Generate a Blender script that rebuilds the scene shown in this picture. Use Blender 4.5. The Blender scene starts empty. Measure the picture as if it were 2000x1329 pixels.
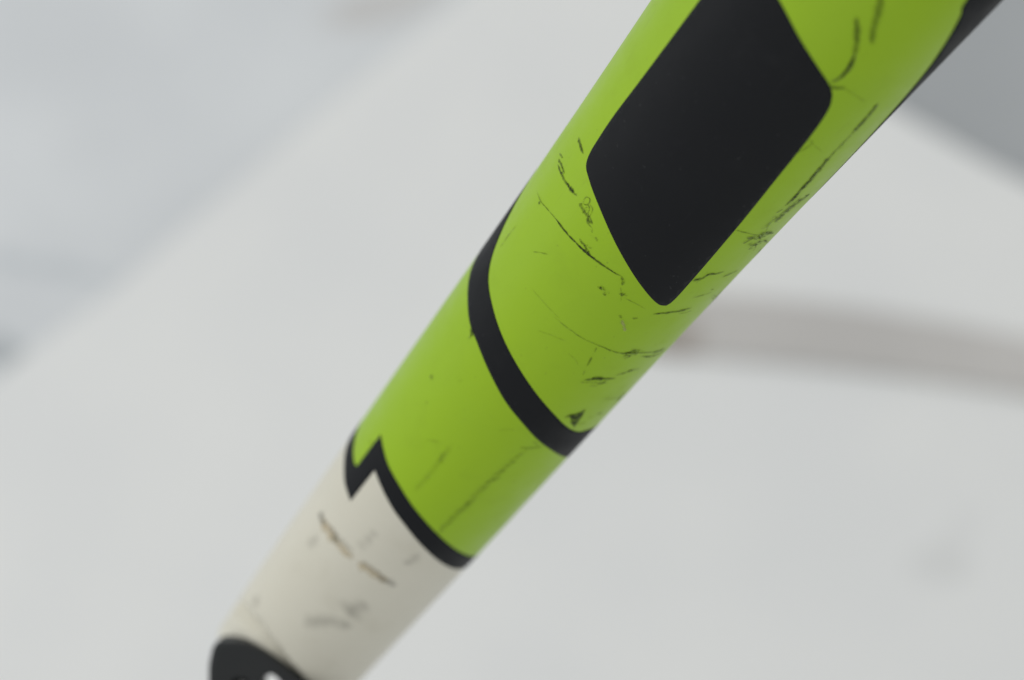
import bpy, bmesh, math, random
from mathutils import Vector, Matrix, noise
from mathutils.geometry import delaunay_2d_cdt

random.seed(11)
scene = bpy.context.scene
col = scene.collection

# ------------------------------------------------------------------ camera
cam_data = bpy.data.cameras.new("camera")
cam = bpy.data.objects.new("camera", cam_data)
col.objects.link(cam)
cam.location = (0.0, -0.70 * math.tan(math.radians(30)), 0.70)
cam.rotation_euler = (math.radians(30), 0, 0)
cam_data.sensor_width = 23.5
cam_data.lens = 55
cam_data.clip_start = 0.01
cam_data.clip_end = 50
cam_data.dof.use_dof = True
cam_data.dof.focus_distance = 0.369
cam_data.dof.aperture_fstop = 5.0
scene.camera = cam

# ------------------------------------------------------------------ light of the room
world = bpy.data.worlds.new("World")
scene.world = world
world.use_nodes = True
bg = world.node_tree.nodes["Background"]
bg.inputs[0].default_value = (0.985, 0.99, 1.0, 1)
bg.inputs[1].default_value = 0.65

def lamp(name, loc, target, size, power, color):
    d = bpy.data.lights.new(name, 'AREA')
    d.shape = 'RECTANGLE'
    d.size, d.size_y = size
    d.energy = power
    d.color = color
    o = bpy.data.objects.new(name, d)
    col.objects.link(o)
    o.location = loc
    o.rotation_euler = (Vector(target) - Vector(loc)).to_track_quat('-Z', 'Y').to_euler()
    return o
lamp("soft_key_light", (-1.45, 0.35, 1.25), (0, 0, 0.3), (1.7, 1.7), 12.0, (0.98, 0.99, 1.0))  # broad soft key light from the upper left, its source unseen

scene.view_settings.view_transform = 'Standard'
scene.view_settings.look = 'None'
scene.view_settings.gamma = 1
scene.view_settings.exposure = 0
scene.cycles.use_denoising = True
scene.cycles.transparent_max_bounces = 24

# ------------------------------------------------------------------ materials
def new_mat(name):
    m = bpy.data.materials.new(name)
    m.use_nodes = True
    nt = m.node_tree
    return m, nt, nt.nodes["Principled BSDF"]

def node(nt, kind, **props):
    n = nt.nodes.new(kind)
    for k, v in props.items():
        if k in n.inputs:
            n.inputs[k].default_value = v
        else:
            setattr(n, k, v)
    return n

def mix(nt, fac, a, b, blend='MIX'):
    n = nt.nodes.new("ShaderNodeMix")
    n.data_type = 'RGBA'
    n.blend_type = blend
    for sock, v in ((n.inputs[0], fac), (n.inputs[6], a), (n.inputs[7], b)):
        if hasattr(v, "links"):
            nt.links.new(v, sock)
        elif isinstance(v, (int, float)):
            sock.default_value = v
        else:
            sock.default_value = (*v, 1)
    return n.outputs[2]

def ramp(nt, src, lo, hi, a=0.0, b=1.0):
    n = nt.nodes.new("ShaderNodeMapRange")
    n.interpolation_type = 'SMOOTHSTEP'
    nt.links.new(src, n.inputs[0])
    for i, v in enumerate((lo, hi, a, b)):
        n.inputs[i + 1].default_value = v
    return n.outputs[0]

def noise_tex(nt, scale, detail=3, stretch=None, rough=.5):
    tc = nt.nodes.new("ShaderNodeTexCoord")
    vec = tc.outputs["Object"]
    if stretch:
        mp = nt.nodes.new("ShaderNodeMapping")
        mp.inputs["Scale"].default_value = stretch
        nt.links.new(vec, mp.inputs[0])
        vec = mp.outputs[0]
    n = node(nt, "ShaderNodeTexNoise", Scale=scale, Detail=detail, Roughness=rough)
    nt.links.new(vec, n.inputs["Vector"])
    return n.outputs["Fac"]

def paint(name, base, alt, dirt, rough, coat, dirt_amount=.25, speck=.25, ior=1.45):
    m, nt, p = new_mat(name)
    broad = noise_tex(nt, 45, 3)
    c = mix(nt, ramp(nt, broad, .3, .7), base, alt)
    film = noise_tex(nt, 160, 5, rough=.6)
    c = mix(nt, ramp(nt, film, .52, .8, 0, dirt_amount), c, dirt)
    sp = noise_tex(nt, 1100, 2)
    c = mix(nt, ramp(nt, sp, .70, .78, 0, speck), c, dirt)
    for k, (st, amt) in enumerate((((1, 1, .05), .16), ((.06, 1, .35), .12), ((.9, .08, .3), .12))):
        hair = noise_tex(nt, 1700 + 300 * k, 1, st)
        gate = ramp(nt, noise_tex(nt, 70 + 25 * k, 2), .5, .68)
        mm = node(nt, "ShaderNodeMath", operation='MULTIPLY')
        nt.links.new(ramp(nt, hair, .68, .76, 0, amt), mm.inputs[0])
        nt.links.new(gate, mm.inputs[1])
        c = mix(nt, mm.outputs[0], c, dirt)
    nt.links.new(c, p.inputs["Base Color"])
    nt.links.new(ramp(nt, film, .3, .75, rough, rough + .14), p.inputs["Roughness"])
    p.inputs["IOR"].default_value = ior
    p.inputs["Coat Weight"].default_value = coat
    p.inputs["Coat Roughness"].default_value = .12
    bmp = node(nt, "ShaderNodeBump", Strength=.06, Distance=.0002)
    nt.links.new(noise_tex(nt, 260, 3), bmp.inputs["Height"])
    nt.links.new(bmp.outputs[0], p.inputs["Normal"])
    return m

GREEN = paint("lime_paint", (.324, .525, .011), (.312, .512, .014), (.16, .24, .02), .36, .06, .10, .35, 1.38)
WHITE = paint("cream_white_paint", (.675, .652, .54), (.705, .682, .57), (.52, .49, .38), .4, .05, .22, .2, 1.42)
BLACK = paint("black_print", (.0108, .0118, .0135), (.0122, .0132, .0148), (.035, .036, .038), .5, 0, .15, .7, 1.24)
METAL = paint("black_anodised_metal", (.014, .016, .0165), (.018, .020, .020), (.04, .04, .036), .45, 0, .3, .3, 1.4)
BOLT_METAL = paint("dark_bolt_metal", (.010, .0095, .009), (.014, .013, .012), (.03, .03, .03), .4, 0, .3, .3, 1.4)

def wear(name, colour, alt, rough, grain_scale, lo, hi):
    m, nt, p = new_mat(name)
    c = mix(nt, ramp(nt, noise_tex(nt, 420, 3), .35, .65), colour, alt)
    nt.links.new(c, p.inputs["Base Color"])
    p.inputs["Roughness"].default_value = rough
    p.inputs["IOR"].default_value = 1.3
    at = node(nt, "ShaderNodeAttribute", attribute_name="wear")
    grain = ramp(nt, noise_tex(nt, grain_scale, 4, rough=.65), lo, hi, .25, 1)
    f = node(nt, "ShaderNodeMath", operation='MULTIPLY')
    nt.links.new(at.outputs["Fac"], f.inputs[0])
    nt.links.new(grain, f.inputs[1])
    tr = nt.nodes.new("ShaderNodeBsdfTransparent")
    ms = nt.nodes.new("ShaderNodeMixShader")
    nt.links.new(f.outputs[0], ms.inputs[0])
    nt.links.new(tr.outputs[0], ms.inputs[1])
    nt.links.new(p.outputs[0], ms.inputs[2])
    nt.links.new(ms.outputs[0], nt.nodes["Material Output"].inputs["Surface"])
    return m
WEAR = {
    'd': wear("bare_scratch", (.018, .026, .010), (.030, .042, .012), .6, 1900, .30, .55),
    'f': wear("hairline_scratch", (.03, .035, .018), (.045, .05, .025), .6, 1300, .35, .6),
    's': wear("soft_smudge", (.13, .125, .105), (.16, .15, .125), .7, 260, .1, .75),
    'r': wear("rubbed_mark", (.03, .045, .015), (.04, .055, .02), .6, 1500, .35, .6),
    'g': wear("grey_scrape", (.055, .055, .05), (.02, .022, .018), .6, 1500, .35, .6),
    'p': wear("pale_scrape", (.50, .52, .22), (.42, .45, .15), .5, 900, .25, .5),
    't': wear("tan_primer_chip", (.64, .56, .39), (.58, .50, .35), .7, 700, .2, .45),
}

def cloth(name, base, alt, spots=(), rough=.8):
    m, nt, p = new_mat(name)
    c = mix(nt, ramp(nt, noise_tex(nt, 14, 4), .3, .7), base, alt)
    tc = nt.nodes.new("ShaderNodeTexCoord")
    wob = node(nt, "ShaderNodeTexNoise", Scale=60, Detail=2)
    nt.links.new(tc.outputs["Object"], wob.inputs["Vector"])
    jit = node(nt, "ShaderNodeVectorMath", operation='MULTIPLY_ADD')
    nt.links.new(wob.outputs["Color"], jit.inputs[0])
    jit.inputs[1].default_value = (.012, .012, 0)
    nt.links.new(tc.outputs["Object"], jit.inputs[2])
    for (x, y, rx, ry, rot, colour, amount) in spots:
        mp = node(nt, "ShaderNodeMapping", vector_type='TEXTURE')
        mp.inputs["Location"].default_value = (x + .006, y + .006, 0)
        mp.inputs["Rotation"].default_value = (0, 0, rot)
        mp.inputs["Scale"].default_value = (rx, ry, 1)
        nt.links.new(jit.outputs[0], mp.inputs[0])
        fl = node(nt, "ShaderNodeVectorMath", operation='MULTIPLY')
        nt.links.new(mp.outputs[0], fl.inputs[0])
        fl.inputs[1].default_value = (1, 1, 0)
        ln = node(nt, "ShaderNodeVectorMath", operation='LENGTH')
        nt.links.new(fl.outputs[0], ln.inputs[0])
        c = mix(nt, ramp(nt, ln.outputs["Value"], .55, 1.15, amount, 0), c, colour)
    nt.links.new(c, p.inputs["Base Color"])
    p.inputs["Roughness"].default_value = rough
    p.inputs["IOR"].default_value = 1.3
    return m

# ------------------------------------------------------------------ measured shape of the tube
# s = millimetres along the tube, a = degrees round it, 0 on the printed face
PANEL = [(5.21, 40.23), (20.16, 41.36), (28.79, 42.27), (33.43, 41.74), (36.38, 40.76), (38.2, 37.85), (39.23, 30.65), (41.15, 15.76), (44.09, -2.87), (47.08, -21.69), (48.94, -35.27), (49.14, -40.67), (48.24, -43.5), (43.68, -43.94), (31.27, -42.53), (19.44, -39.98), (11.3, -38.18), (6.15, -36.0), (3.65, -32.98), (2.11, -28.73), (0.51, -19.55), (-1.56, -6.33), (-4.24, 10.73), (-6.0, 30.72), (-5.85, 35.76), (-4.83, 38.47), (-2.57, 39.59)]
S_IN = [(52.56, 76.15), (57.16, 72.8), (59.49, 67.97), (61.25, 63.89), (63.3, 58.85), (64.95, 53.42), (66.53, 45.58), (68.04, 33.62), (69.47, 22.64), (70.94, 10.97), (72.79, -3.73), (74.73, -18.27), (76.77, -33.35), (78.68, -46.61), (79.62, -55.06), (80.09, -62.14), (80.0, -70.29), (80.2, -80.11)]
S_OUT = [(70.23, 72.53), (71.3, 62.35), (72.32, 52.23), (73.93, 38.87), (74.85, 26.43), (76.81, 10.21), (79.1, -6.34), (81.0, -21.95), (83.06, -37.09), (84.69, -50.57), (86.3, -62.97), (87.8, -74.52), (89.33, -85.97)]
Z_OUT = [(113.58, 85.85), (114.18, 69.05), (114.81, 56.63), (115.71, 46.17), (116.05, 39.86), (116.42, 31.62), (108.03, 30.88), (109.06, 19.27), (110.62, 3.44), (111.3, -4.36), (112.08, -11.64), (113.96, -27.33), (116.03, -43.99), (117.66, -58.42), (118.56, -67.83), (119.17, -74.71)]
Z_IN = [(110.28, 73.1), (111.05, 61.24), (111.55, 53.68), (111.71, 48.01), (111.42, 44.9), (106.13, 44.59), (102.95, 44.08), (103.8, 35.54), (104.8, 25.84), (105.78, 12.21), (107.23, -2.87), (108.76, -17.88), (110.55, -33.23), (112.71, -50.59), (114.17, -63.05), (115.4, -73.23)]
E_IN = [(-19.01, -51.36), (-16.26, -55.66), (-12.83, -60.32), (-8.98, -64.93), (-4.36, -69.87), (-1.37, -67.75), (2.7, -70.59), (7.32, -74.89), (12.61, -74.27), (19.22, -75.93)]
MARKS = [
    ('d', [(-9.26, -16.87), (-7.4, -21.51), (-5.96, -24.57), (-4.17, -27.19)], 0.737, 0.75),
    ('g', [(-4.7, -26.28), (-2.78, -28.96), (-1.22, -29.52), (0.36, -29.08), (1.72, -27.06)], 0.516, 0.75),
    ('d', [(-3.78, -27.79), (-1.22, -29.52), (0.13, -29.11)], 0.405, 0.9),
    ('d', [(-15.18, -17.4), (-13.41, -20.14), (-10.82, -23.9), (-8.57, -26.51), (-6.81, -30.38)], 0.811, 0.5),
    ('d', [(2.12, -28.23), (1.76, -31.68), (1.12, -34.55)], 0.37, 0.6),
    ('f', [(1.33, -33.96), (1.76, -41.46), (2.17, -48.25)], 0.185, 0.35),
    ('d', [(1.95, -55.9), (4.75, -57.39), (8.52, -57.8)], 0.594, 0.9),
    ('d', [(8.07, -57.81), (10.65, -57.78), (13.37, -57.29)], 0.262, 0.6),
    ('d', [(12.7, -57.44), (17.79, -59.03), (22.64, -59.59), (24.65, -58.51)], 0.686, 0.95),
    ('d', [(15.44, -56.98), (18.84, -58.47), (21.16, -58.04)], 0.227, 0.8),
    ('g', [(22.11, -70.94), (24.33, -65.28), (26.76, -62.96), (28.53, -62.56)], 1.151, 0.6),
    ('d', [(22.23, -70.9), (22.92, -68.28)], 0.458, 0.7),
    ('d', [(25.33, -59.48), (26.33, -56.77)], 0.307, 0.65),
    ('f', [(31.14, -41.56), (31.17, -48.92), (31.38, -58.69)], 0.17, 0.6),
    ('d', [(35.38, -76.98), (36.59, -79.17), (37.24, -77.33)], 0.311, 0.8),
    ('f', [(11.3, -38.18), (11.92, -41.75), (13.2, -40.4), (14.49, -39.09)], 0.226, 0.45),
    ('f', [(11.2, -35.92), (12.17, -43.31), (12.85, -50.15)], 0.15, 0.3),
    ('d', [(42.3, 61.75), (41.71, 55.76)], 0.314, 0.5),
    ('d', [(37.14, 54.93), (37.33, 49.46), (37.47, 44.0)], 0.39, 0.72),
    ('d', [(42.81, 59.08), (42.48, 52.24), (42.59, 46.88)], 0.353, 0.6),
    ('d', [(43.21, 56.48), (43.18, 47.02), (43.05, 41.05), (42.89, 36.25), (42.73, 31.53)], 0.354, 0.8),
    ('d', [(43.0, 41.29), (42.87, 36.91), (42.74, 34.03)], 0.471, 0.7),
    ('d', [(43.08, 28.07), (43.24, 24.03), (43.65, 20.4)], 0.55, 0.65),
    ('f', [(42.33, 27.14), (41.36, 26.89), (41.14, 24.48), (42.01, 23.69), (42.53, 25.66), (42.33, 27.14)], 0.173, 0.6),
    ('f', [(41.99, 25.03), (42.28, 21.73), (43.09, 20.75), (43.42, 17.54), (43.84, 15.3)], 0.204, 0.65),
    ('f', [(43.29, 23.49), (43.56, 19.06), (44.27, 18.79), (44.29, 14.92), (44.87, 13.13), (44.61, 15.23)], 0.189, 0.6),
    ('d', [(43.65, 20.4), (43.87, 17.53), (43.71, 15.98)], 0.472, 0.55),
    ('f', [(41.68, 23.38), (41.98, 20.11), (43.32, 19.35)], 0.173, 0.45),
    ('f', [(45.0, 10.64), (45.35, 8.42)], 0.315, 0.4),
    ('d', [(49.49, 58.84), (49.36, 49.9), (48.73, 41.01), (48.24, 30.64), (48.23, 21.89)], 0.143, 0.6),
    ('d', [(48.4, 34.17), (48.3, 22.25), (48.16, 14.25), (48.04, 5.95), (47.87, -3.58), (47.57, -12.32)], 0.269, 0.95),
    ('d', [(48.26, 16.23), (48.12, 9.53), (47.94, 2.77)], 0.285, 0.95),
    ('d', [(49.91, 51.02), (49.76, 48.95)], 0.357, 0.65),
    ('d', [(47.22, 16.58), (47.39, 13.12), (47.81, 9.25), (48.1, 7.17)], 0.395, 0.65),
    ('d', [(47.54, -11.96), (48.19, -13.67), (48.89, -15.19)], 0.356, 0.55),
    ('d', [(51.77, -7.07), (51.15, -7.62), (50.87, -8.26)], 0.358, 0.55),
    ('d', [(51.21, -6.49), (51.67, -8.42)], 0.278, 0.5),
    ('d', [(51.83, -10.06), (51.88, -11.75)], 0.398, 0.5),
    ('d', [(50.32, -16.76), (50.42, -18.52), (49.85, -18.83)], 0.437, 0.55),
    ('f', [(50.6, -19.84), (50.62, -26.42), (50.82, -34.17)], 0.143, 0.45),
    ('f', [(49.25, -14.73), (50.35, -17.75), (51.66, -19.99)], 0.175, 0.3),
    ('d', [(42.87, -43.6), (42.0, -48.21), (40.89, -50.57), (40.48, -54.99), (40.05, -58.81)], 0.392, 0.85),
    ('d', [(41.3, -61.94), (40.68, -66.03), (40.13, -71.29)], 0.298, 0.7),
    ('f', [(46.39, -53.66), (45.69, -58.68), (44.96, -65.38)], 0.173, 0.6),
    ('d', [(44.37, -62.07), (44.17, -64.02)], 0.315, 0.7),
    ('d', [(51.42, -39.52), (50.49, -44.71), (49.85, -50.54), (48.61, -59.84)], 0.349, 0.8),
    ('f', [(50.22, -54.19), (49.79, -58.91), (49.34, -62.16)], 0.198, 0.5),
    ('d', [(45.55, -77.77), (47.52, -79.65), (49.83, -81.94)], 0.316, 0.85),
    ('p', [(54.46, -26.8), (55.23, -29.49), (56.36, -33.35)], 0.48, 0.8),
    ('d', [(53.85, -24.17), (54.33, -26.2)], 0.399, 0.35),
    ('d', [(53.46, -31.23), (52.98, -33.67)], 0.319, 0.55),
    ('f', [(59.87, 21.15), (59.96, 13.91), (60.1, 8.2), (60.4, -1.95)], 0.145, 0.28),
    ('f', [(60.78, 2.34), (60.86, -7.96), (60.94, -17.86), (60.74, -27.07), (60.76, -36.98)], 0.161, 0.5),
    ('d', [(60.74, -27.07), (60.76, -36.98), (60.62, -41.79), (59.89, -50.77), (59.56, -62.05), (59.22, -73.17)], 0.209, 0.7),
    ('d', [(60.91, -41.45), (60.12, -44.78), (59.26, -47.99)], 0.322, 0.65),
    ('f', [(61.45, -43.84), (60.37, -44.71), (59.77, -48.23), (60.68, -47.65), (60.83, -43.73)], 0.193, 0.7),
    ('f', [(61.38, -46.54), (60.18, -47.46), (59.16, -49.95), (60.32, -49.68)], 0.177, 0.6),
    ('d', [(60.66, -54.87), (60.69, -67.24), (59.9, -75.99)], 0.29, 0.85),
    ('d', [(60.08, -61.94), (59.48, -68.37), (59.19, -71.4)], 0.241, 0.7),
    ('f', [(64.64, 4.34), (63.7, -3.27), (63.07, -10.87)], 0.146, 0.28),
    ('d', [(61.24, -26.25), (62.32, -27.36)], 0.242, 0.45),
    ('d', [(63.33, -28.01), (64.67, -29.05), (65.38, -29.34)], 0.243, 0.55),
    ('d', [(66.28, -30.05), (67.38, -31.22)], 0.211, 0.45),
    ('d', [(68.17, -33.69), (67.18, -39.95), (66.16, -51.28)], 0.341, 0.85),
    ('d', [(67.58, -37.44), (66.92, -40.03), (66.84, -43.74)], 0.569, 0.75),
    ('f', [(67.68, -40.12), (68.1, -44.0), (67.45, -46.0), (66.81, -45.83)], 0.244, 0.65),
    ('d', [(65.59, -49.37), (64.93, -52.98), (64.24, -57.06), (63.79, -63.5)], 0.259, 0.7),
    ('d', [(64.51, -55.79), (64.0, -58.46)], 0.405, 0.6),
    ('f', [(71.28, -54.7), (71.41, -63.3), (71.8, -71.12)], 0.164, 0.35),
    ('d', [(72.5, -71.58), (72.17, -73.67), (71.42, -75.3)], 0.573, 0.7),
    ('d', [(77.91, -53.21), (77.75, -56.05), (77.52, -58.81)], 0.264, 0.6),
    ('d', [(75.49, -62.44), (75.35, -67.26)], 0.452, 0.5),
    ('d', [(76.16, -57.38), (76.07, -59.74)], 0.329, 0.3),
    ('d', [(85.83, -31.08), (85.24, -36.84), (84.11, -43.27)], 0.333, 0.42),
    ('d', [(83.7, -35.01), (83.97, -39.98)], 0.333, 0.3),
    ('d', [(74.25, 36.8), (74.51, 33.79), (75.05, 32.41)], 0.534, 0.85),
    ('f', [(91.98, 1.78), (95.67, 1.67), (100.47, 1.03), (104.76, 1.75)], 0.765, 0.16),
    ('f', [(94.53, 2.39), (96.65, 1.34)], 0.677, 0.2),
    ('f', [(95.27, 15.88), (94.12, 10.86), (93.34, 6.07)], 0.211, 0.3),
    ('d', [(106.08, 48.71), (105.67, 45.21)], 0.428, 0.5),
    ('d', [(86.75, 39.54), (86.57, 36.58)], 0.501, 0.65),
    ('d', [(82.39, 21.99), (81.62, 20.36)], 0.332, 0.3),
    ('d', [(90.63, 30.22), (89.93, 29.64)], 0.335, 0.25),
    ('f', [(56.13, 54.98), (58.5, 55.69), (61.3, 55.36)], 0.193, 0.5),
    ('f', [(55.53, 33.19), (54.27, 28.52), (53.38, 24.65)], 0.16, 0.45),
    ('f', [(64.78, -16.26), (65.06, -20.77), (65.76, -24.92)], 0.146, 0.25),
    ('f', [(84.47, -14.13), (83.28, -18.41), (83.03, -22.35)], 0.208, 0.28),
    ('t', [(124.58, 42.94), (124.71, 37.2), (124.41, 29.67), (124.24, 22.49), (124.16, 14.44), (124.31, 5.75)], 1.403, 0.85),
    ('s', [(124.42, 47.78), (124.58, 42.94), (124.65, 36.56)], 1.229, 0.75),
    ('d', [(124.11, 27.4), (124.24, 22.49), (124.04, 19.61)], 0.877, 0.5),
    ('s', [(123.8, 36.08), (123.34, 25.44), (123.03, 14.49), (123.17, 7.28)], 0.525, 0.45),
    ('t', [(124.24, 1.87), (124.08, -7.16), (124.13, -15.41), (124.11, -22.49)], 1.228, 0.8),
    ('s', [(123.94, -14.18), (124.09, -20.08), (124.11, -29.2)], 0.965, 0.85),
    ('s', [(123.37, 1.34), (123.26, -6.92), (123.35, -15.62)], 0.526, 0.4),
    ('s', [(121.65, 6.5), (118.81, 5.52), (116.23, 3.94)], 1.568, 0.2),
    ('s', [(119.08, -24.35), (117.57, -25.57), (115.4, -26.41)], 1.304, 0.34),
    ('s', [(130.9, 38.97), (127.43, 35.16)], 1.762, 0.22),
    ('s', [(135.22, -14.64), (132.94, -16.88), (130.39, -19.2)], 3.193, 0.33),
    ('s', [(143.18, 3.8), (140.39, -1.56), (138.76, -7.53), (137.9, -14.14), (137.07, -24.72)], 2.323, 0.28),
    ('s', [(149.84, 51.77), (149.17, 44.7)], 1.811, 0.32),
    ('r', [(85.69, -34.22), (85.4, -35.42)], 0.324, 0.13798181148155078),
    ('r', [(86.34, -35.1), (85.99, -36.65)], 0.451, 0.1566313810828381),
    ('r', [(86.75, -33.32), (86.3, -35.13)], 0.314, 0.15572805190946998),
    ('r', [(87.56, -33.96), (86.98, -36.42)], 0.459, 0.15321227416230881),
    ('r', [(88.05, -33.62), (87.57, -35.58)], 0.471, 0.23560609016334394),
    ('r', [(88.58, -33.32), (88.12, -35.19)], 0.399, 0.15133482090889414),
    ('r', [(89.4, -32.39), (88.78, -34.93)], 0.474, 0.19571666435044646),
    ('r', [(89.67, -32.67), (89.07, -35.15)], 0.478, 0.23176529058683615),
    ('r', [(90.37, -31.63), (89.65, -34.61)], 0.384, 0.14935847273459302),
    ('r', [(90.62, -31.32), (89.92, -34.13)], 0.303, 0.20516208946478842),
    ('r', [(91.42, -31.07), (90.68, -34.02)], 0.366, 0.24967346490065348),
    ('r', [(91.89, -30.4), (91.15, -33.37)], 0.427, 0.163156580195162),
    ('r', [(92.43, -30.43), (91.56, -33.84)], 0.411, 0.23851781218367893),
    ('r', [(92.93, -29.6), (92.13, -32.63)], 0.455, 0.20385184901544368),
    ('r', [(93.38, -29.47), (92.48, -32.88)], 0.391, 0.13513734253384235),
    ('r', [(94.2, -30.16), (93.08, -34.58)], 0.449, 0.24518411099355414),
    ('r', [(94.58, -30.02), (93.81, -33.02)], 0.458, 0.17925132172826508),
    ('r', [(95.19, -29.12), (93.92, -34.0)], 0.357, 0.15296982457704872),
    ('r', [(95.42, -28.49), (94.4, -32.33)], 0.498, 0.16975686750390237),
    ('r', [(95.7, -28.45), (94.9, -31.37)], 0.461, 0.1735269120310413),
    ('r', [(96.56, -28.78), (95.64, -32.34)], 0.385, 0.154950021010892),
    ('r', [(96.65, -28.04), (95.83, -31.08)], 0.439, 0.14795686418400777),
    ('r', [(97.06, -28.38), (96.27, -31.42)], 0.507, 0.14467279091613036),
    ('r', [(97.74, -28.18), (96.68, -32.23)], 0.505, 0.18733143556276508),
    ('r', [(98.16, -27.61), (97.23, -31.02)], 0.386, 0.1598303168840131),
    ('r', [(99.03, -27.68), (97.77, -32.48)], 0.303, 0.1605272393703944),
    ('r', [(99.42, -27.27), (98.49, -30.69)], 0.481, 0.147004212133599),
    ('r', [(99.96, -28.38), (99.15, -31.47)], 0.507, 0.17835544791467953),
    ('r', [(100.93, -27.32), (99.64, -32.14)], 0.455, 0.18931456272674146),
    ('r', [(101.39, -27.57), (100.53, -30.7)], 0.489, 0.24094928458224735),
    ('r', [(101.93, -27.59), (100.95, -31.25)], 0.434, 0.22777914054988846),
    ('r', [(102.52, -27.14), (101.43, -31.18)], 0.355, 0.2407359955240922),
    ('r', [(103.45, -26.19), (102.1, -31.1)], 0.503, 0.21020222591572185),
    ('r', [(103.28, -27.06), (102.44, -30.11)], 0.505, 0.21006279008654916),
    ('r', [(104.08, -26.96), (103.44, -29.27)], 0.42, 0.21957934683894464),
    ('r', [(104.51, -25.64), (103.49, -29.26)], 0.496, 0.13157323325575204),
    ('r', [(105.36, -26.2), (104.36, -29.75)], 0.466, 0.23534534444421712),
    ('r', [(105.4, -26.55), (104.56, -29.64)], 0.443, 0.16967717392900214),
    ('r', [(106.13, -26.31), (105.14, -29.93)], 0.412, 0.13316721506028398),
    ('r', [(106.49, -26.65), (105.86, -28.93)], 0.485, 0.20297501782248573),
    ('r', [(107.17, -26.43), (106.5, -28.9)], 0.412, 0.13126615223014812),
    ('r', [(107.48, -25.66), (106.5, -29.17)], 0.416, 0.17573896307231726),
    ('r', [(108.13, -25.13), (107.17, -28.57)], 0.405, 0.24595343297725136),
    ('r', [(108.69, -25.66), (108.03, -28.07)], 0.491, 0.1914969578381648),
    ('r', [(109.22, -26.24), (108.42, -29.18)], 0.315, 0.23575899267856704),
    ('r', [(109.81, -25.74), (109.1, -28.29)], 0.392, 0.22580186446752354),
    ('r', [(85.71, -35.06), (91.76, -32.18), (96.99, -30.03), (103.52, -28.39), (109.27, -26.91)], 1.27, 0.11),
    ('d', [(31.2, -64.66), (31.18, -67.18), (31.2, -70.64)], 0.365, 0.6189432782474025),
    ('d', [(31.2, -63.03), (31.01, -66.16), (30.67, -69.03)], 0.275, 0.44119161178022676),
    ('d', [(31.75, -61.74), (31.64, -64.83), (31.38, -67.07)], 0.302, 0.5077163195039609),
    ('d', [(33.41, -53.18), (32.84, -55.16), (31.94, -56.84)], 0.341, 0.5916398630506443),
    ('d', [(32.02, -58.92), (31.1, -59.12), (30.59, -61.83)], 0.201, 0.6465262327655619),
    ('d', [(30.64, -62.33), (30.79, -66.43), (31.29, -72.08)], 0.304, 0.44617081986052654),
    ('d', [(32.63, -56.73), (32.04, -56.83), (31.9, -58.98)], 0.174, 0.6858298070078422),
    ('d', [(32.48, -59.99), (31.41, -60.72), (30.67, -61.02)], 0.296, 0.5586675046762982),
    ('d', [(32.19, -52.19), (31.86, -55.37), (31.42, -57.86)], 0.331, 0.5930027513226087),
    ('d', [(31.9, -59.84), (31.21, -61.79), (30.47, -63.93)], 0.364, 0.6170050560080517),
    ('d', [(32.04, -62.11), (31.27, -62.17), (30.59, -61.19)], 0.257, 0.6488975626802099),
    ('d', [(32.25, -53.44), (32.17, -54.65), (32.02, -56.65)], 0.32, 0.5921327736324101),
    ('d', [(31.92, -55.57), (32.3, -59.12), (32.28, -60.01)], 0.297, 0.5049128683738212),
    ('d', [(31.56, -59.55), (31.95, -61.59), (31.93, -63.27)], 0.293, 0.5467005444758309),
    ('d', [(31.85, -60.36), (32.15, -63.11), (32.29, -64.42)], 0.239, 0.59023062325447),
    ('d', [(31.45, -58.43), (31.43, -58.68), (31.87, -61.68)], 0.203, 0.3892251031469614),
    ('d', [(32.78, -68.85), (33.4, -73.26), (33.84, -76.25)], 0.303, 0.5708354253336835),
    ('d', [(34.49, -61.32), (33.84, -62.25), (33.12, -62.19)], 0.26, 0.43009235945280283),
    ('d', [(33.03, -62.82), (32.9, -63.92), (32.94, -66.55)], 0.292, 0.6140150061559769),
    ('d', [(32.76, -65.32), (32.87, -67.96), (32.76, -71.79)], 0.174, 0.6396245493386736),
    ('d', [(33.76, -62.75), (33.45, -65.75), (33.23, -69.08)], 0.298, 0.4381247494386296),
    ('d', [(35.12, -66.59), (34.37, -66.29), (33.11, -62.75)], 0.238, 0.61035194624118),
    ('d', [(33.33, -64.4), (32.98, -64.34), (32.48, -64.42)], 0.33, 0.5460262385897424),
    ('d', [(34.61, -60.84), (34.5, -63.38), (34.2, -64.13)], 0.226, 0.6228677784215315),
    ('d', [(33.58, -58.22), (33.65, -62.98), (33.67, -66.58)], 0.295, 0.5472171613857943),
    ('d', [(33.78, -57.41), (33.48, -58.0), (32.98, -59.28)], 0.259, 0.5318673893441348),
    ('f', [(29.25, -56.33), (28.89, -58.56), (28.39, -59.15)], 0.176, 0.3469923501046406),
    ('f', [(28.04, -59.74), (27.46, -59.57), (26.79, -57.97)], 0.273, 0.2125572033575594),
    ('f', [(28.95, -57.23), (28.27, -58.8), (27.38, -58.51)], 0.311, 0.25173768326719764),
    ('f', [(27.57, -56.14), (27.34, -57.23), (26.68, -57.34)], 0.298, 0.3307829990331083),
    ('f', [(30.24, -61.05), (28.78, -59.1), (27.78, -59.61)], 0.325, 0.3404566219154305),
    ('f', [(29.83, -56.15), (29.47, -58.62), (28.82, -59.87)], 0.216, 0.29681626982557135),
    ('f', [(61.12, -46.5), (60.62, -47.78), (60.52, -48.87)], 0.218, 0.3173485263216967),
    ('f', [(60.35, -47.63), (60.25, -49.09), (59.72, -50.3)], 0.21, 0.4781107241543011),
    ('f', [(61.45, -45.36), (60.53, -44.08), (59.77, -44.13)], 0.226, 0.322800811823518),
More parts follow.
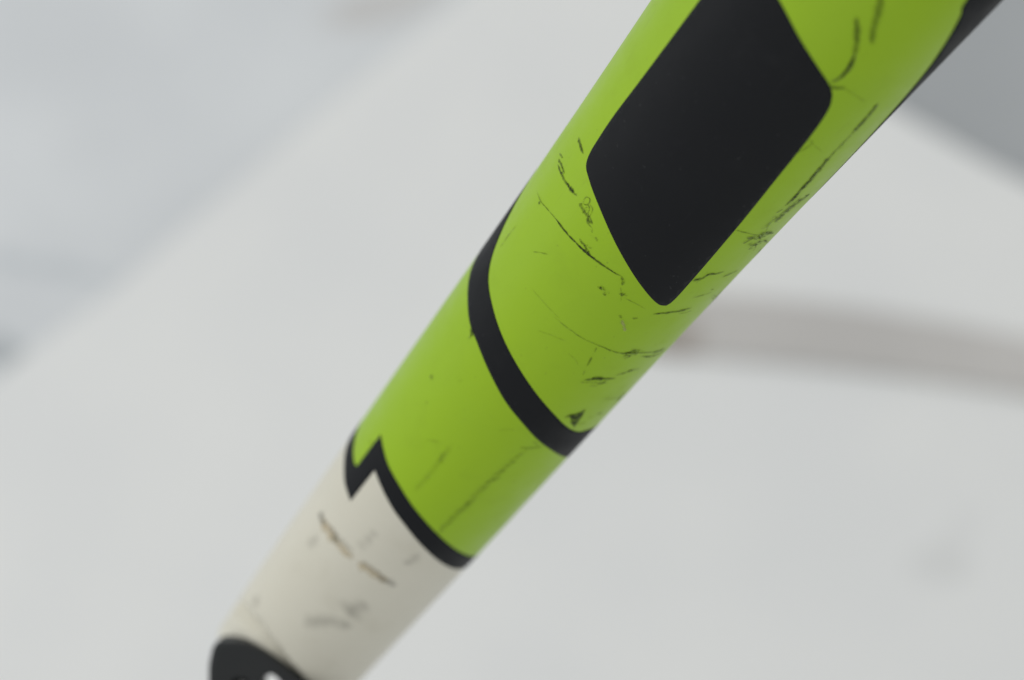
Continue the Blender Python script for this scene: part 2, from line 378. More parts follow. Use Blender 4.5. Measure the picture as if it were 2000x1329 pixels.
    ('f', [(60.66, -47.3), (60.29, -50.04), (59.59, -51.45)], 0.152, 0.4693579479956024),
    ('f', [(60.76, -48.71), (60.29, -49.01), (60.21, -51.27)], 0.176, 0.3656281422614284),
    ('f', [(61.72, -44.84), (61.06, -46.68), (60.78, -48.13)], 0.166, 0.4912177801928667),
    ('f', [(59.21, -44.15), (59.26, -49.3), (59.31, -54.15)], 0.226, 0.32084760494062486),
    ('f', [(60.25, -45.75), (59.89, -48.18), (59.54, -50.57)], 0.18, 0.44874207735927074),
    ('f', [(42.37, 26.81), (42.27, 26.65), (41.98, 26.11)], 0.16, 0.3824403324868251),
    ('f', [(42.97, 24.02), (42.42, 23.09), (42.26, 22.53)], 0.174, 0.4466811559811983),
    ('f', [(43.33, 21.25), (42.99, 20.44), (42.89, 20.36)], 0.145, 0.32512191626479464),
    ('f', [(43.8, 23.42), (43.59, 23.37), (43.33, 23.06)], 0.175, 0.35035378087786023),
    ('f', [(43.46, 21.45), (43.11, 21.37), (42.65, 20.36)], 0.194, 0.43103813152098114),
    ('f', [(42.99, 33.25), (42.76, 32.82), (42.29, 31.98)], 0.198, 0.37785982939246726),
    ('f', [(43.28, 22.94), (43.03, 23.07), (42.68, 21.99)], 0.168, 0.3483263621717022),
    ('f', [(47.49, 12.59), (47.44, 12.25), (47.21, 11.88)], 0.215, 0.49174194421243683),
    ('f', [(47.26, 11.42), (47.19, 11.2), (46.85, 11.21)], 0.169, 0.3942356792519648),
    ('f', [(47.97, 9.2), (47.57, 8.5), (47.59, 8.14)], 0.238, 0.41937695419498083),
    ('f', [(47.17, 10.16), (46.93, 9.12), (46.78, 8.68)], 0.215, 0.35262969378370596),
    ('f', [(51.9, -9.37), (51.97, -10.57), (51.94, -12.28)], 0.204, 0.3505520448131274),
    ('f', [(51.23, -10.79), (51.31, -11.95), (51.2, -12.58)], 0.293, 0.2515275194647387),
    ('f', [(51.35, -7.98), (51.19, -9.18), (51.33, -10.02)], 0.293, 0.39284759783264145),
    ('f', [(50.89, -8.06), (51.18, -8.55), (51.58, -10.5)], 0.205, 0.3228272408545671),
    ('f', [(51.43, -5.44), (51.41, -6.87), (51.39, -7.87)], 0.24, 0.3278863502286394),
    ('f', [(50.25, -16.89), (50.0, -17.74), (49.98, -18.43)], 0.213, 0.28433348075503356),
    ('f', [(50.2, -17.27), (50.21, -18.04), (49.77, -18.89)], 0.184, 0.3628262523082768),
    ('f', [(50.51, -16.36), (50.32, -16.9), (50.11, -17.31)], 0.198, 0.3399755149512818),
    ('f', [(50.15, -18.54), (50.06, -19.66), (49.94, -20.58)], 0.249, 0.2710209635037001),
    ('d', [(71.21, -70.84), (71.02, -72.32), (71.41, -77.08)], 0.269, 0.39603421261196614),
    ('d', [(71.94, -70.16), (71.68, -70.74), (71.79, -73.67)], 0.34, 0.39934372992357087),
    ('d', [(70.62, -67.57), (70.72, -68.65), (70.28, -69.52)], 0.211, 0.3312366186844104),
    ('d', [(72.5, -72.1), (72.02, -72.53), (72.01, -74.55)], 0.255, 0.5427792598443023),
    ('d', [(72.93, -74.71), (72.83, -75.24), (72.6, -77.2)], 0.224, 0.3421881053552429),
    ('f', [(68.86, -38.89), (68.65, -41.66), (68.46, -43.88)], 0.282, 0.3686342157548669),
    ('f', [(68.35, -38.63), (68.04, -39.71), (67.78, -40.71)], 0.277, 0.38655454002732503),
    ('f', [(67.3, -44.44), (66.9, -45.29), (66.77, -47.18)], 0.166, 0.35719521209664157),
    ('f', [(67.68, -41.51), (67.53, -44.75), (67.27, -48.29)], 0.271, 0.3791787548315749),
    ('f', [(68.72, -32.49), (68.36, -36.29), (67.77, -38.55)], 0.264, 0.44216212553916334),
    ('f', [(43.43, 49.82), (42.93, 49.07), (42.86, 49.13)], 0.197, 0.30710767585046733),
    ('f', [(43.18, 48.02), (42.98, 48.31), (42.69, 47.35)], 0.214, 0.47540918069774285),
    ('f', [(43.13, 48.79), (42.69, 48.23), (42.72, 47.79)], 0.239, 0.45271204912310337),
    ('f', [(23.54, -59.65), (22.75, -59.55), (22.07, -60.94)], 0.193, 0.35470901959936874),
    ('f', [(25.47, -60.41), (24.39, -62.95), (22.89, -62.49)], 0.266, 0.2956532855293819),
    ('f', [(25.69, -59.51), (24.54, -60.71), (23.18, -59.92)], 0.255, 0.2806942660713207),
    ('f', [(24.19, -61.48), (23.3, -63.4), (22.04, -62.52)], 0.199, 0.24718765259032405),
    ('f', [(11.88, -59.36), (11.26, -58.87), (10.39, -56.63)], 0.215, 0.24834195920224397),
    ('f', [(11.74, -57.82), (11.01, -57.41), (10.0, -56.99)], 0.157, 0.29596408697102117),
    ('f', [(13.42, -57.58), (12.66, -57.63), (12.14, -57.56)], 0.152, 0.2775617237819328),
    ('d', [(75.38, 33.76), (75.3, 33.39), (75.06, 32.91)], 0.22, 0.4202978490542222),
    ('d', [(75.77, 33.74), (75.69, 32.76), (75.58, 32.85)], 0.253, 0.40964925833690685),
    ('d', [(75.2, 33.25), (75.15, 32.31), (75.03, 32.27)], 0.31, 0.5341152171596198),
    ('d', [(74.96, 33.24), (74.79, 32.26), (74.65, 32.66)], 0.219, 0.3946333605669789),
    ('f', [(43.1, -47.06), (42.43, -47.27), (41.71, -47.71)], 0.176, 0.38521940488371575),
    ('f', [(42.81, -44.07), (42.69, -45.76), (42.28, -46.54)], 0.18, 0.43680822913982525),
    ('f', [(42.18, -43.21), (42.18, -46.0), (42.33, -48.68)], 0.2, 0.3871391596875933),
    ('d', [(45.77, -68.23), (45.88, -69.81), (46.63, -73.89)], 0.194, 0.3161209054372202),
    ('d', [(46.52, -70.05), (46.7, -72.17), (47.27, -74.85)], 0.254, 0.41641360282734136),
    ('d', [(47.79, -80.18), (48.67, -85.01), (48.8, -85.73)], 0.178, 0.3982874223606371),
    ('d', [(46.39, -73.12), (46.87, -77.02), (47.86, -81.57)], 0.249, 0.36675981094348187),
]
PATCH = [(77.22, -41.15), (76.4, -41.31), (75.76, -42.65), (75.58, -45.14), (75.11, -46.57), (74.61, -48.32), (74.03, -49.87), (75.04, -50.99), (75.93, -52.23), (76.85, -52.7), (77.51, -52.91), (78.3, -53.45), (78.97, -53.66), (78.38, -50.48), (77.83, -47.48), (77.02, -45.42), (76.64, -43.37)]
RADIUS = [(-40.0, 22.673), (-25.0, 21.757), (-10.0, 20.852), (5.0, 19.969), (20.0, 19.12), (35.0, 18.327), (50.0, 17.613), (65.0, 16.992), (80.0, 16.431), (95.0, 15.888), (110.0, 15.327), (125.0, 14.737), (140.0, 14.114), (155.0, 13.456), (170.0, 12.774), (185.0, 12.078)]
SEAT_LINE = [(156.04, 76.15), (152.44, 50.63), (150.51, 31.29), (150.49, 8.58), (152.35, -13.02), (153.97, -25.75), (155.69, -36.59)]
ORIGIN = (0.0451, -0.18113, 0.41537)
AXIS = (-0.533542, -0.322618, -0.781825)
FACE = (-0.329518, -0.772055, 0.54346)
SIDE = (-0.778942, 0.547585, 0.305616)
DROPOUT = [(17.54, 11.04, 156.91), (17.08, 11.07, 156.13), (16.7, 10.6, 155.51), (16.07, 9.25, 154.49), (15.28, 6.96, 153.22), (14.73, 3.12, 152.38), (14.62, -1.41, 152.27), (14.75, -6.33, 152.58), (15.43, -12.11, 153.8), (17.41, -16.65, 157.17), (20.67, -17.44, 162.6), (24.07, -12.23, 168.16), (25.02, -4.31, 169.6), (22.77, 3.13, 165.73), (19.72, 8.66, 160.56), (18.34, 10.37, 158.24)]
DROPOUT_SLOT = [(17.52, -0.22, 157.06), (16.85, 0.47, 155.95), (16.19, 0.34, 154.86), (15.99, -0.99, 154.54), (16.22, -3.0, 154.96), (16.67, -5.35, 155.74), (17.94, -6.89, 157.88), (19.06, -6.08, 159.73), (19.06, -3.25, 159.67)]
BOLT = (18.73, 2.92, 159.02)
PLATE_NORMAL = (0.85668, -0.00912, -0.51577)

# ------------------------------------------------------------------ helpers
def mesh_object(name, verts, faces, mat, parent=None, smooth=True, attr=None):
    me = bpy.data.meshes.new(name)
    me.from_pydata([tuple(v) for v in verts], [], faces)
    me.update()
    if smooth:
        me.polygons.foreach_set("use_smooth", [True] * len(me.polygons))
    if attr is not None:
        a = me.attributes.new("wear", 'FLOAT', 'POINT')
        a.data.foreach_set("value", attr)
    me.materials.append(mat)
    o = bpy.data.objects.new(name, me)
    col.objects.link(o)
    o.parent = parent
    return o

def catmull(pts, step):
    """smooth curve through 2-D points, resampled about every `step`"""
    if len(pts) == 2:
        pts = [pts[0], ((pts[0][0] + pts[1][0]) / 2, (pts[0][1] + pts[1][1]) / 2), pts[1]]
    P = [Vector(p) for p in pts]
    P = [P[0] * 2 - P[1]] + P + [P[-1] * 2 - P[-2]]
    out = []
    for i in range(1, len(P) - 2):
        n = max(1, int((P[i + 1] - P[i]).length / step))
        for k in range(n):
            t = k / n
            a, b, c, d = P[i - 1:i + 3]
            out.append(.5 * ((2 * b) + (c - a) * t + (2 * a - 5 * b + 4 * c - d) * t * t + (3 * b - a - 3 * c + d) * t ** 3))
    out.append(P[-2])
    return out

def radius(s):
    if s <= RADIUS[0][0]:
        return RADIUS[0][1] + (RADIUS[0][0] - s) * .055
    for (s0, r0), (s1, r1) in zip(RADIUS, RADIUS[1:]):
        if s <= s1:
            i = RADIUS.index((s0, r0))
            rm = RADIUS[i - 1][1] if i else 2 * r0 - r1
            rp = RADIUS[i + 2][1] if i + 2 < len(RADIUS) else 2 * r1 - r0
            t = (s - s0) / (s1 - s0)
            return .5 * (2 * r0 + (r1 - rm) * t + (2 * rm - 5 * r0 + 4 * r1 - rp) * t * t + (3 * r0 - rm - 3 * r1 + rp) * t ** 3)
    return RADIUS[-1][1]

MM = .001
U = .30      # mm of arc per degree, used only to lay decals out flat (r about 17 mm)

def sstep(a, b, x):
    t = min(1, max(0, (x - a) / (b - a)))
    return t * t * (3 - 2 * t)

SEAT = [Vector((s, a * .22)) for s, a in SEAT_LINE]
def seat_depth(s, a):
    """the tube is pressed in where the dropout is let into it"""
    if s < 125:
        return 0
    a = (a + 180) % 360 - 180
    p = Vector((s, a * .22))
    best, side = 1e9, 1
    for q0, q1 in zip(SEAT, SEAT[1:]):
        d = q1 - q0
        t = min(1, max(0, (p - q0).dot(d) / d.dot(d)))
        e = p - (q0 + d * t)
        if e.length < best:
            best = e.length
            side = d.x * e.y - d.y * e.x
    if side < 0:
        return 0
    fade = 1 - sstep(75, 105, abs(a))
    return 2.2 * sstep(0, .8, best) * (1 - .9 * sstep(.9, 4.2, best)) * fade

def surf(s, a, off=0.0):
    r = radius(s) + off - seat_depth(s, a)
    t = math.radians(a)
    return Vector((r * math.cos(t) * MM, r * math.sin(t) * MM, s * MM))

# ------------------------------------------------------------------ floor and sheets
def slab(name, outline, z0, thick, mat, wave=0.0, cell=.03, kind=None):
    """a thin sheet with real thickness, cut to its outline and slightly wavy"""
    xs = [p[0] for p in outline]; ys = [p[1] for p in outline]
    pts = [Vector(p) for p in outline]
    n = len(pts)
    edges = [(i, (i + 1) % n) for i in range(n)]
    inside = []
    x = min(xs)
    while x < max(xs):
        y = min(ys)
        while y < max(ys):
            inside.append(Vector((x + random.uniform(-.2, .2) * cell, y + random.uniform(-.2, .2) * cell)))
            y += cell
        x += cell
    vs, es, fs, *_ = delaunay_2d_cdt(pts + inside, edges, [list(range(n))], 1, 1e-7)
    top = [(v.x, v.y, z0 + thick + wave * (1 + noise.noise(Vector((v.x * 7, v.y * 7, 3.3))))) for v in vs]
    m = len(top)
    bot = [(x, y, z - thick) for x, y, z in top]
    faces = [list(f) for f in fs] + [[m + i for i in reversed(f)] for f in fs]
    count = {}
    for f in fs:
        for i in range(len(f)):
            count[(f[i], f[(i + 1) % len(f)])] = 1
    for (i, j) in count:
        if (j, i) not in count:
            faces.append([j, i, m + i, m + j])
    o = mesh_object(name, top + bot, faces, mat, smooth=False)
    if kind:
        o["kind"] = kind
    return o

floor_mat = cloth("grey_floor", (.42, .44, .447), (.395, .415, .422), rough=.6)
floor = mesh_object("floor", [(-3, -3, 0), (3, -3, 0), (3, 3, 0), (-3, 3, 0)], [[0, 1, 2, 3]], floor_mat, smooth=False)
floor["kind"] = "structure"

def along(a, b, n, wob=0.0):
    a, b = Vector(a), Vector(b)
    d = b - a
    q = Vector((-d.y, d.x)).normalized()
    return [tuple(a + d * (i / n) + q * wob * noise.noise(Vector((i * .9, a.x * 5, 1)))) for i in range(n)]

corner = (.0153, .1751)
left_end = (-.60, -.474)
right_end = (.62, -.26)
near_end = (.0, -.92)
outline = (along(corner, left_end, 24, .003) + along(left_end, near_end, 20) +
           along(near_end, right_end, 20) + along(right_end, corner, 24, .006))
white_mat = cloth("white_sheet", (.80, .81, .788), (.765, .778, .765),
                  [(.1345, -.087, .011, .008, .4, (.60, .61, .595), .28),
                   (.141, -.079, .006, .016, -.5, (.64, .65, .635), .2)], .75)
blue_mat = cloth("blue_white_sheet", (.71, .735, .74), (.65, .675, .685),
                 [(-.171, -.0078, .015, .007, -.45, (.42, .45, .46), .8),
                  (-.047, .140, .026, .011, .35, (.53, .51, .48), .55),
                  (-.157, .026, .030, .004, -.2, (.50, .54, .56), .5)], .75)
blue = slab("backing_sheet", along((.06, .95), (-.9, .75), 10, .004) + along((-.9, .75), (-.75, -.7), 10) +
            along((-.75, -.7), (-.3, -.5), 8) + along((-.3, -.5), (.02, .14), 16) + along((.02, .14), (.06, .95), 10),
            .001, .0015, blue_mat, .0006)
blue["label"] = "pale bluish sheet lying under the white sheet at upper left"
blue["category"] = "sheet"
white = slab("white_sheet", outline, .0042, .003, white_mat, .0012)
white["label"] = "large white sheet spread under the lime green tube"
white["category"] = "sheet"

# the grey-brown strip on the sheet
strip_mat = cloth("grey_brown_strip", (.585, .572, .545), (.52, .508, .485),
                  [(.05, -.006, .014, .012, 0, (.33, .29, .25), .7)], .7)
me = bpy.data.meshes.new("flat_strip")
bm = bmesh.new()
prof_n = 40
secs = []
for i in range(prof_n + 1):
    t = i / prof_n
    x = .0435 + t * .30
    d = x - .07
    yc = -.001 - .075 * d - .7 * d * d + .0008 * math.sin(5 * t + 1)
    hw = (.0122 - .003 * t + .0006 * math.sin(9 * t)) * (.9 if i == 0 else 1)
    z0 = .0093
    ring = []
    for k in range(13):
        an = math.pi * k / 12
        ring.append(bm.verts.new((x, yc - hw * math.cos(an), z0 + .0025 * math.sin(an) ** .7)))
    secs.append(ring)
for a, b in zip(secs, secs[1:]):
    for k in range(13):
        bm.faces.new((a[k], b[k], b[(k + 1) % 13], a[(k + 1) % 13]))
bm.faces.new(secs[0][::-1]); bm.faces.new(secs[-1])
bmesh.ops.recalc_face_normals(bm, faces=bm.faces)
bm.to_mesh(me); bm.free()
me.materials.append(strip_mat)
strip = bpy.data.objects.new("flat_strip", me)
col.objects.link(strip)
strip["label"] = "blurred flat grey-brown strip on the white sheet behind the tube"
strip["category"] = "strip"

# ------------------------------------------------------------------ the tube
tube = bpy.data.objects.new("bicycle_frame_tube", None)
tube.empty_display_size = .02
col.objects.link(tube)
tube.matrix_world = Matrix(((FACE[0], SIDE[0], AXIS[0], ORIGIN[0]), (FACE[1], SIDE[1], AXIS[1], ORIGIN[1]),
                            (FACE[2], SIDE[2], AXIS[2], ORIGIN[2]), (0, 0, 0, 1)))
tube["label"] = "scuffed lime green and white bicycle frame tube with black printed graphics"
tube["category"] = "bicycle tube"

# where the green ends: the middle of the zigzag print (a cell edge, always under the print)
def zig_mid(a):
    a = (a + 180) % 360 - 180
    pts = [(-180, 121.0), (-100, 119.5), (-74, 117.2), (-60, 115.7), (-44, 114.0), (-28, 111.9), (-12, 110.0), (3, 108.6), (19, 107.2),
           (30, 106.0), (37, 105.6), (38, 108), (39, 114.0), (46, 113.6), (56, 113.0), (73, 112.0), (100, 112.5), (180, 121.0)]
    for (a0, s0), (a1, s1) in zip(pts, pts[1:]):
        if a <= a1:
            return s0 + (s1 - s0) * (a - a0) / (a1 - a0)
    return 121.0

NA = 240
S_FROM, S_TO = -150.0, 186.0
rows = []
s = S_FROM
while s < S_TO:
    rows.append(s)
    s += 2.0 if s < -40 else .7
rows.append(S_TO)
CUT = [(-30, 186.0), (-11.2, 180.0), (-9.5, 164.0), (-6.9, 156.2), (-2.0, 154.4), (2.5, 154.7), (4.5, 155.8), (7.4, 158.3), (9.3, 161.6), (11.2, 165.0), (30, 172.0)]
def cut_at(y):
    """the end of the tube is cut away to let the dropout in; y across the tube, mm"""
    for (y0, s0), (y1, s1) in zip(CUT, CUT[1:]):
        if y <= y1:
            return s0 + (s1 - s0) * (y - y0) / (y1 - y0)
    return CUT[-1][1]
def end_point(s, a):
    p = surf(s, a)
    for _ in range(3):
        c = cut_at(p.y / MM)
        if s <= c:
            return p, False
        p = surf(c, a)
    return p, True
grid, clamped = [], []
for s in rows:
    line = [end_point(s, 360 * j / NA) for j in range(NA)]
    grid.append([q[0] for q in line])
    clamped.append([q[1] for q in line])
def tube_part(name, mat, keep, cap=None):
    index, verts, faces = {}, [], []
    def vid(i, j):
        k = (i, j % NA)
        if k not in index:
            index[k] = len(verts)
            verts.append(grid[i][j % NA])
        return index[k]
    for i in range(len(rows) - 1):
        sm = (rows[i] + rows[i + 1]) / 2
        for j in range(NA):
            if clamped[i][j] and clamped[i][(j + 1) % NA]:
                continue
            if keep(sm, 360 * (j + .5) / NA):
                faces.append([vid(i, j), vid(i, j + 1), vid(i + 1, j + 1), vid(i + 1, j)])
    if cap == 'top':
        faces.append([vid(0, j) for j in range(NA)][::-1])
    if cap == 'end':
        # a ruled face across the cut: a and 180 - a lie at the same y
        base = len(verts)
        verts += [grid[-1][j] for j in range(NA)]
        for j in range(-NA // 4, NA // 4):
            m = (NA // 2 - j)
            f = [base + j % NA, base + (j + 1) % NA, base + (m - 1) % NA, base + m % NA]
            f = list(dict.fromkeys(f))
            if len(f) > 2:
                faces.append(f)
    return mesh_object(name, verts, faces, mat, tube)
green = tube_part("green_section", GREEN, lambda s, a: s < zig_mid(a), 'top')
white_end = tube_part("white_section", WHITE, lambda s, a: s >= zig_mid(a), 'end')
green["label"] = "lime green painted length of the tube"
white_end["label"] = "off-white lower end of the tube"

def decal(name, outline, mat, off=.035, cell=1.1, curve=True):
    """a printed shape laid over the tube; outline in (s, a)"""
    pts = [Vector((s, a * U)) for s, a in outline]
    n = len(pts)
    edges = [(i, (i + 1) % n) for i in range(n)]
    s0, s1 = min(p.x for p in pts), max(p.x for p in pts)
    u0, u1 = min(p.y for p in pts), max(p.y for p in pts)
    inner = []
    s = s0
    k = 0
    while s < s1:
        u = u0 + (cell / 2 if k % 2 else 0)
        while u < u1:
            inner.append(Vector((s, u)))
            u += cell
        s += cell * .87
        k += 1
    vs, es, fs, *_ = delaunay_2d_cdt(pts + inner, edges, [list(range(n))], 1, 1e-5)
    verts = [surf(v.x, v.y / U, off) for v in vs]
    faces = [list(f) for f in fs]
    used = {}
    for f in faces:
        for i in range(len(f)):
            used[(f[i], f[(i + 1) % len(f)])] = 1
    rim = [(i, j) for (i, j) in used if (j, i) not in used]
    low = {}
    for i, j in rim:
        for q in (i, j):
            if q not in low:
                low[q] = len(verts)
                verts.append(surf(vs[q].x, vs[q].y / U, -.05))
    faces += [[j, i, low[i], low[j]] for i, j in rim]
    return mesh_object(name, verts, faces, mat, tube)

def smooth_line(pts, step=.5):
    flat = catmull([(s, a * U) for s, a in pts], step)
    return [(p.x, p.y / U) for p in flat]

def smooth_loop(pts, step=.5):
    n = len(pts)
    ext = pts[-2:] + pts + pts[:2]
    flat = catmull([(s, a * U) for s, a in ext], step)
    # keep the part between the first and the last original point, closed
    P = [Vector((s, a * U)) for s, a in pts]
    i0 = min(range(len(flat)), key=lambda i: (flat[i] - P[0]).length if i < len(flat) * .5 else 1e9)
    i1 = min(range(len(flat)), key=lambda i: (flat[i] - P[0]).length if i > len(flat) * .5 else 1e9)
    return [(p.x, p.y / U) for p in flat[i0:i1]]

panel = decal("black_panel", smooth_loop(PANEL), BLACK)
panel["label"] = "large black lozenge with rounded corners"
# stripe that slants round the tube
def tail(first, slope, a_end):
    s, a = first
    return (s + slope * (a_end - a), a_end)
s_in = [(45.0, 128), (49.0, 100), (52.5, 84)] + S_IN[1:-1] + [(80.6, -84), (82.0, -105), (84.0, -125)]
s_out = [(58.0, 128), (64.0, 100), (68.6, 83)] + S_OUT + [(91.5, -104), (94.0, -125)]
stripe = decal("slanting_stripe", smooth_line(s_in) + smooth_line(s_out)[::-1], BLACK)
# zigzag stripe: pieces of smooth line between sharp corners
def pieces(pts, corners, head, foot):
    pts = head + pts + foot
    cs = [0] + [c + len(head) for c in corners] + [len(pts) - 1]
    out = []
    for a, b in zip(cs, cs[1:]):
        seg = smooth_line(pts[a:b + 1])
        out += seg if not out else seg[1:]
    return out
z_out = pieces(Z_OUT, [5, 6], [(117.5, 125), (115.0, 104)], [(120.4, -90), (122.0, -125)])
z_in = pieces(Z_IN, [4, 6], [(113.2, 125), (110.6, 104), (110.0, 88)], [(116.9, -90), (118.5, -125)])
zigzag = decal("zigzag_stripe", z_in + z_out[::-1], BLACK)
# black underside stripe seen at the right-hand edge
e_in = [(-150.0, -44), (-80.0, -44), (-45.0, -46), (-30.0, -47)] + E_IN[:5] + [(3.0, -75.5), (10.0, -80), (20.0, -86), (32.0, -96), (40.0, -112), (43.0, -135)]
edge_stripe = decal("underside_stripe", smooth_line(e_in) + [(-150.0, -135)], BLACK, off=.07)

# ------------------------------------------------------------------ dropout let into the white end
def plate_frame():
    n = Vector(PLATE_NORMAL).normalized()
    x = Vector((0, 1, 0)); x = (x - n * x.dot(n)).normalized()
    return x, n.cross(x), n
px, py, pn = plate_frame()
o0 = sum((Vector(p) for p in DROPOUT), Vector()) / len(DROPOUT)
def flat(p):
    d = Vector(p) - o0
    return Vector((d.dot(px), d.dot(py)))
def loop2d(pts, step):
    n = len(pts)
    fl = [flat(p) for p in pts]
    out = []
    for i in range(n):
        a, b, c, d = fl[i - 1], fl[i], fl[(i + 1) % n], fl[(i + 2) % n]
        k = max(2, int((c - b).length / step))
        for j in range(k):
            t = j / k
            out.append(.5 * ((2 * b) + (c - a) * t + (2 * a - 5 * b + 4 * c - d) * t * t + (3 * b - a - 3 * c + d) * t ** 3))
    return out
outer = loop2d(DROPOUT, .8)
slot = loop2d(DROPOUT_SLOT, .6)
bc = flat(BOLT)
bore = [bc + Vector((math.cos(k * math.tau / 28), math.sin(k * math.tau / 28))) * 1.5 for k in range(28)]
def shrink(loop, d):
    n = len(loop)
    out = []
    area = sum(loop[i].x * loop[(i + 1) % n].y - loop[i].y * loop[(i + 1) % n].x for i in range(n))
    sg = 1 if area > 0 else -1
    for i in range(n):
        t = (loop[(i + 1) % n] - loop[i - 1]).normalized()
        out.append(loop[i] + Vector((-t.y, t.x)) * d * sg)
    return out
def plate(name, outer, holes, z_top, z_bot, bevel, mat):
    """flat plate with holes: bevelled rim, front, back and walls"""
    loops = [outer] + holes
    signs = [1] + [-1] * len(holes)
    rings = []          # per loop: (bevelled top, top wall, bottom)
    verts, faces = [], []
    def put(p, z):
        verts.append((o0 + px * p.x + py * p.y + pn * z) * MM)
        return len(verts) - 1
    flat_pts, flat_edges, flat_ids = [], [], []
    for lp, sg in zip(loops, signs):
        bv = bevel if sg > 0 else bevel * .5
        ins = shrink(lp, bv * sg)
        mid = shrink(lp, bv * .3 * sg)
        ids = [[put(p, z_top) for p in ins], [put(p, z_top - bevel * .3) for p in mid],
               [put(p, z_top - bevel) for p in lp], [put(p, z_bot) for p in lp]]
        n = len(lp)
        for a, b in zip(ids, ids[1:]):
            for i in range(n):
                faces.append([a[i], b[i], b[(i + 1) % n], a[(i + 1) % n]])
        base = len(flat_pts)
        flat_pts += ins
        flat_ids += ids[0]
        flat_edges += [(base + i, base + (i + 1) % n) for i in range(n)]
        rings.append((ids, base, n))
    def inside(p, lp):
        c = False
        for i in range(len(lp)):
            a, b = lp[i], lp[(i + 1) % len(lp)]
            if (a.y > p.y) != (b.y > p.y) and p.x < (b.x - a.x) * (p.y - a.y) / (b.y - a.y) + a.x:
                c = not c
        return c
    vs, es, fs, orig, *_ = delaunay_2d_cdt(flat_pts, flat_edges, [], 0, 1e-6)
    for f in fs:
        m = sum((vs[i] for i in f), Vector((0, 0))) / len(f)
        if inside(m, outer) and not any(inside(m, h) for h in holes):
            faces.append([flat_ids[orig[i][0]] for i in f if orig[i]])
    me = bpy.data.meshes.new(name)
    me.from_pydata([tuple(v) for v in verts], [], faces)
    bm = bmesh.new(); bm.from_mesh(me)
    bmesh.ops.recalc_face_normals(bm, faces=bm.faces)
    bm.to_mesh(me); bm.free()
    me.materials.append(mat)
    o = bpy.data.objects.new(name, me)
    col.objects.link(o)
    o.parent = tube
    return o
dropout = plate("dropout", outer, [slot, bore], 0, -9, .9, METAL)
dropout["label"] = "black metal dropout with a slot"
bolt_outer = [bc + Vector((math.cos(k * math.tau / 24), math.sin(k * math.tau / 24))) * 1.35 for k in range(24)]
socket = [bc + Vector((math.cos(k * math.tau / 6), math.sin(k * math.tau / 6))) * .75 for k in range(6)]
bolt = plate("bolt", bolt_outer, [socket], -1.6, -8.5, .3, BOLT_METAL)

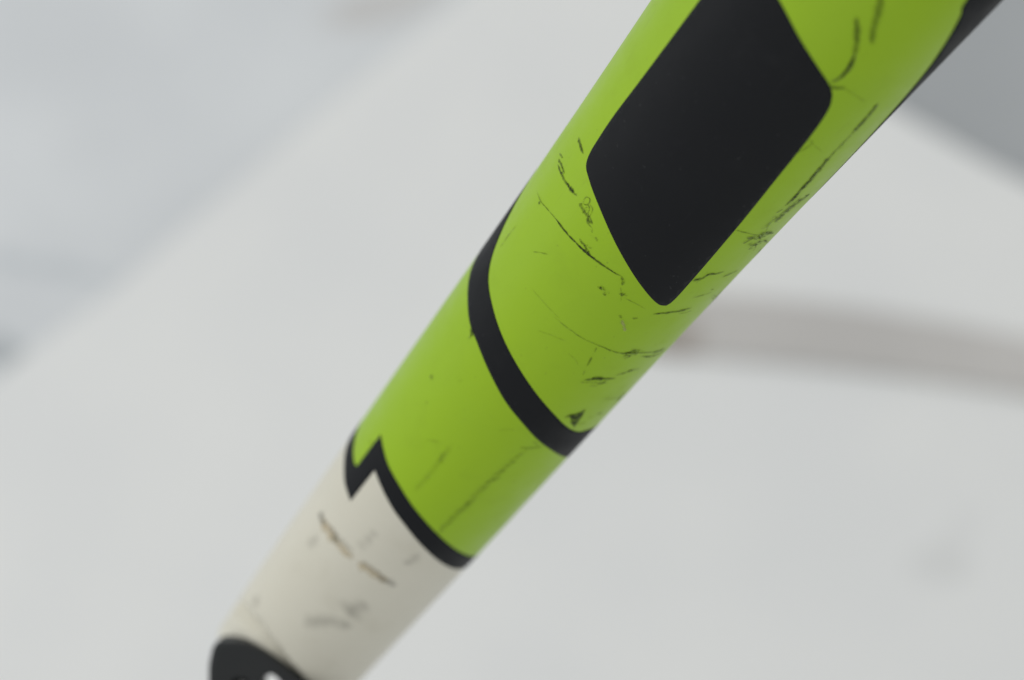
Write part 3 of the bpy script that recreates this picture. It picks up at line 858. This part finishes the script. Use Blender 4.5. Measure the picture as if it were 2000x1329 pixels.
# ------------------------------------------------------------------ wear: scratches, scuffs and chips
def ribbon(name, pts, width, opacity, kind, off):
    line = catmull([(s, a * U) for s, a in pts], .25)
    if len(line) < 4:
        line = catmull([(s, a * U) for s, a in pts], .08)
    n = len(line)
    seed = random.uniform(0, 99)
    across = (-1, -.55, 0, .55, 1)
    val = (0, .62, 1, .62, 0) if kind != 's' else (0, .45, 1, .45, 0)
    verts, att, faces = [], [], []
    run = 0
    for i, p in enumerate(line):
        if i:
            run += (p - line[i - 1]).length
        t = (line[min(n - 1, i + 1)] - line[max(0, i - 1)])
        # true arc lengths: u is laid out at U mm per degree
        k = math.radians(1) * radius(p.x) / U
        tt = Vector((t.x, t.y * k)).normalized()
        q = Vector((-tt.y, tt.x))
        f = i / (n - 1)
        taper = min(1, (min(f, 1 - f) * 5 + .25)) ** .8
        w = width * .80 * taper * (1 + .45 * noise.noise(Vector((run * 1.1, seed, 0))) + .45 * noise.noise(Vector((run * 3.7, seed, 5))))
        jit = width * (.28 * noise.noise(Vector((run * .9, seed, 7))) + .30 * noise.noise(Vector((run * 3.1, seed, 17))))
        fade = .88 * opacity * min(1, (min(f, 1 - f) * 6 + .35)) * (1 + .3 * noise.noise(Vector((run * .7, seed, 3))) + .4 * noise.noise(Vector((run * 2.6, seed, 9))))
        for c, v in zip(across, val):
            d = q * (c * w + jit)
            verts.append(surf(p.x + d.x, (p.y + d.y / k) / U, off))
            att.append(max(0, min(1, fade * v)))
    for i in range(n - 1):
        for k in range(4):
            a = i * 5 + k
            faces.append([a, a + 1, a + 6, a + 5])
    return mesh_object(name, verts, faces, WEAR[kind], tube, attr=att)

NAMES = {'d': "scratch", 'f': "hairline", 'r': "rub_mark", 's': "smudge", 'g': "scrape", 'p': "pale_chip", 't': "paint_chip"}
rub = []
for i, (kind, pts, width, op) in enumerate(MARKS):
    o = ribbon(NAMES[kind], pts, width, op, kind, .055 + .0006 * i)
    if kind == 'r':
        rub.append(o)
# the short ticks of the long rubbed streak are one mark
bm = bmesh.new()
for o in rub:
    bm.from_mesh(o.data)
me = bpy.data.meshes.new("rub_streak")
bm.to_mesh(me); bm.free()
for o in rub:
    bpy.data.objects.remove(o)
me.materials.append(WEAR['r'])
o = bpy.data.objects.new("rub_streak", me)
col.objects.link(o)
o.parent = tube
# the broad patch of lost paint by the stripe
pl = smooth_loop(PATCH, .25)
pts = [Vector((s, a * U)) for s, a in pl]
n = len(pts)
cen = sum(pts, Vector((0, 0))) / n
ins = []
for i in range(n):
    t = (pts[(i + 1) % n] - pts[i - 1]).normalized()
    q = Vector((-t.y, t.x))
    if q.dot(cen - pts[i]) < 0:
        q = -q
    ins.append(pts[i] + q * .22)
x0, x1 = min(p.x for p in pts), max(p.x for p in pts)
y0, y1 = min(p.y for p in pts), max(p.y for p in pts)
inner = [Vector((x0 + i * .3, y0 + j * .3)) for i in range(int((x1 - x0) / .3) + 1) for j in range(int((y1 - y0) / .3) + 1)]
vs, es, fs, *_ = delaunay_2d_cdt(pts + inner, [(i, (i + 1) % n) for i in range(n)], [list(range(n))], 1, 1e-5)
att = []
for v in vs:
    d = min((v - p).length for p in pts)
    att.append(.82 * sstep(0, .3, d))
mesh_object("lost_paint_patch", [surf(v.x, v.y / U, .05) for v in vs], [list(f) for f in fs], WEAR['d'], tube, attr=att)
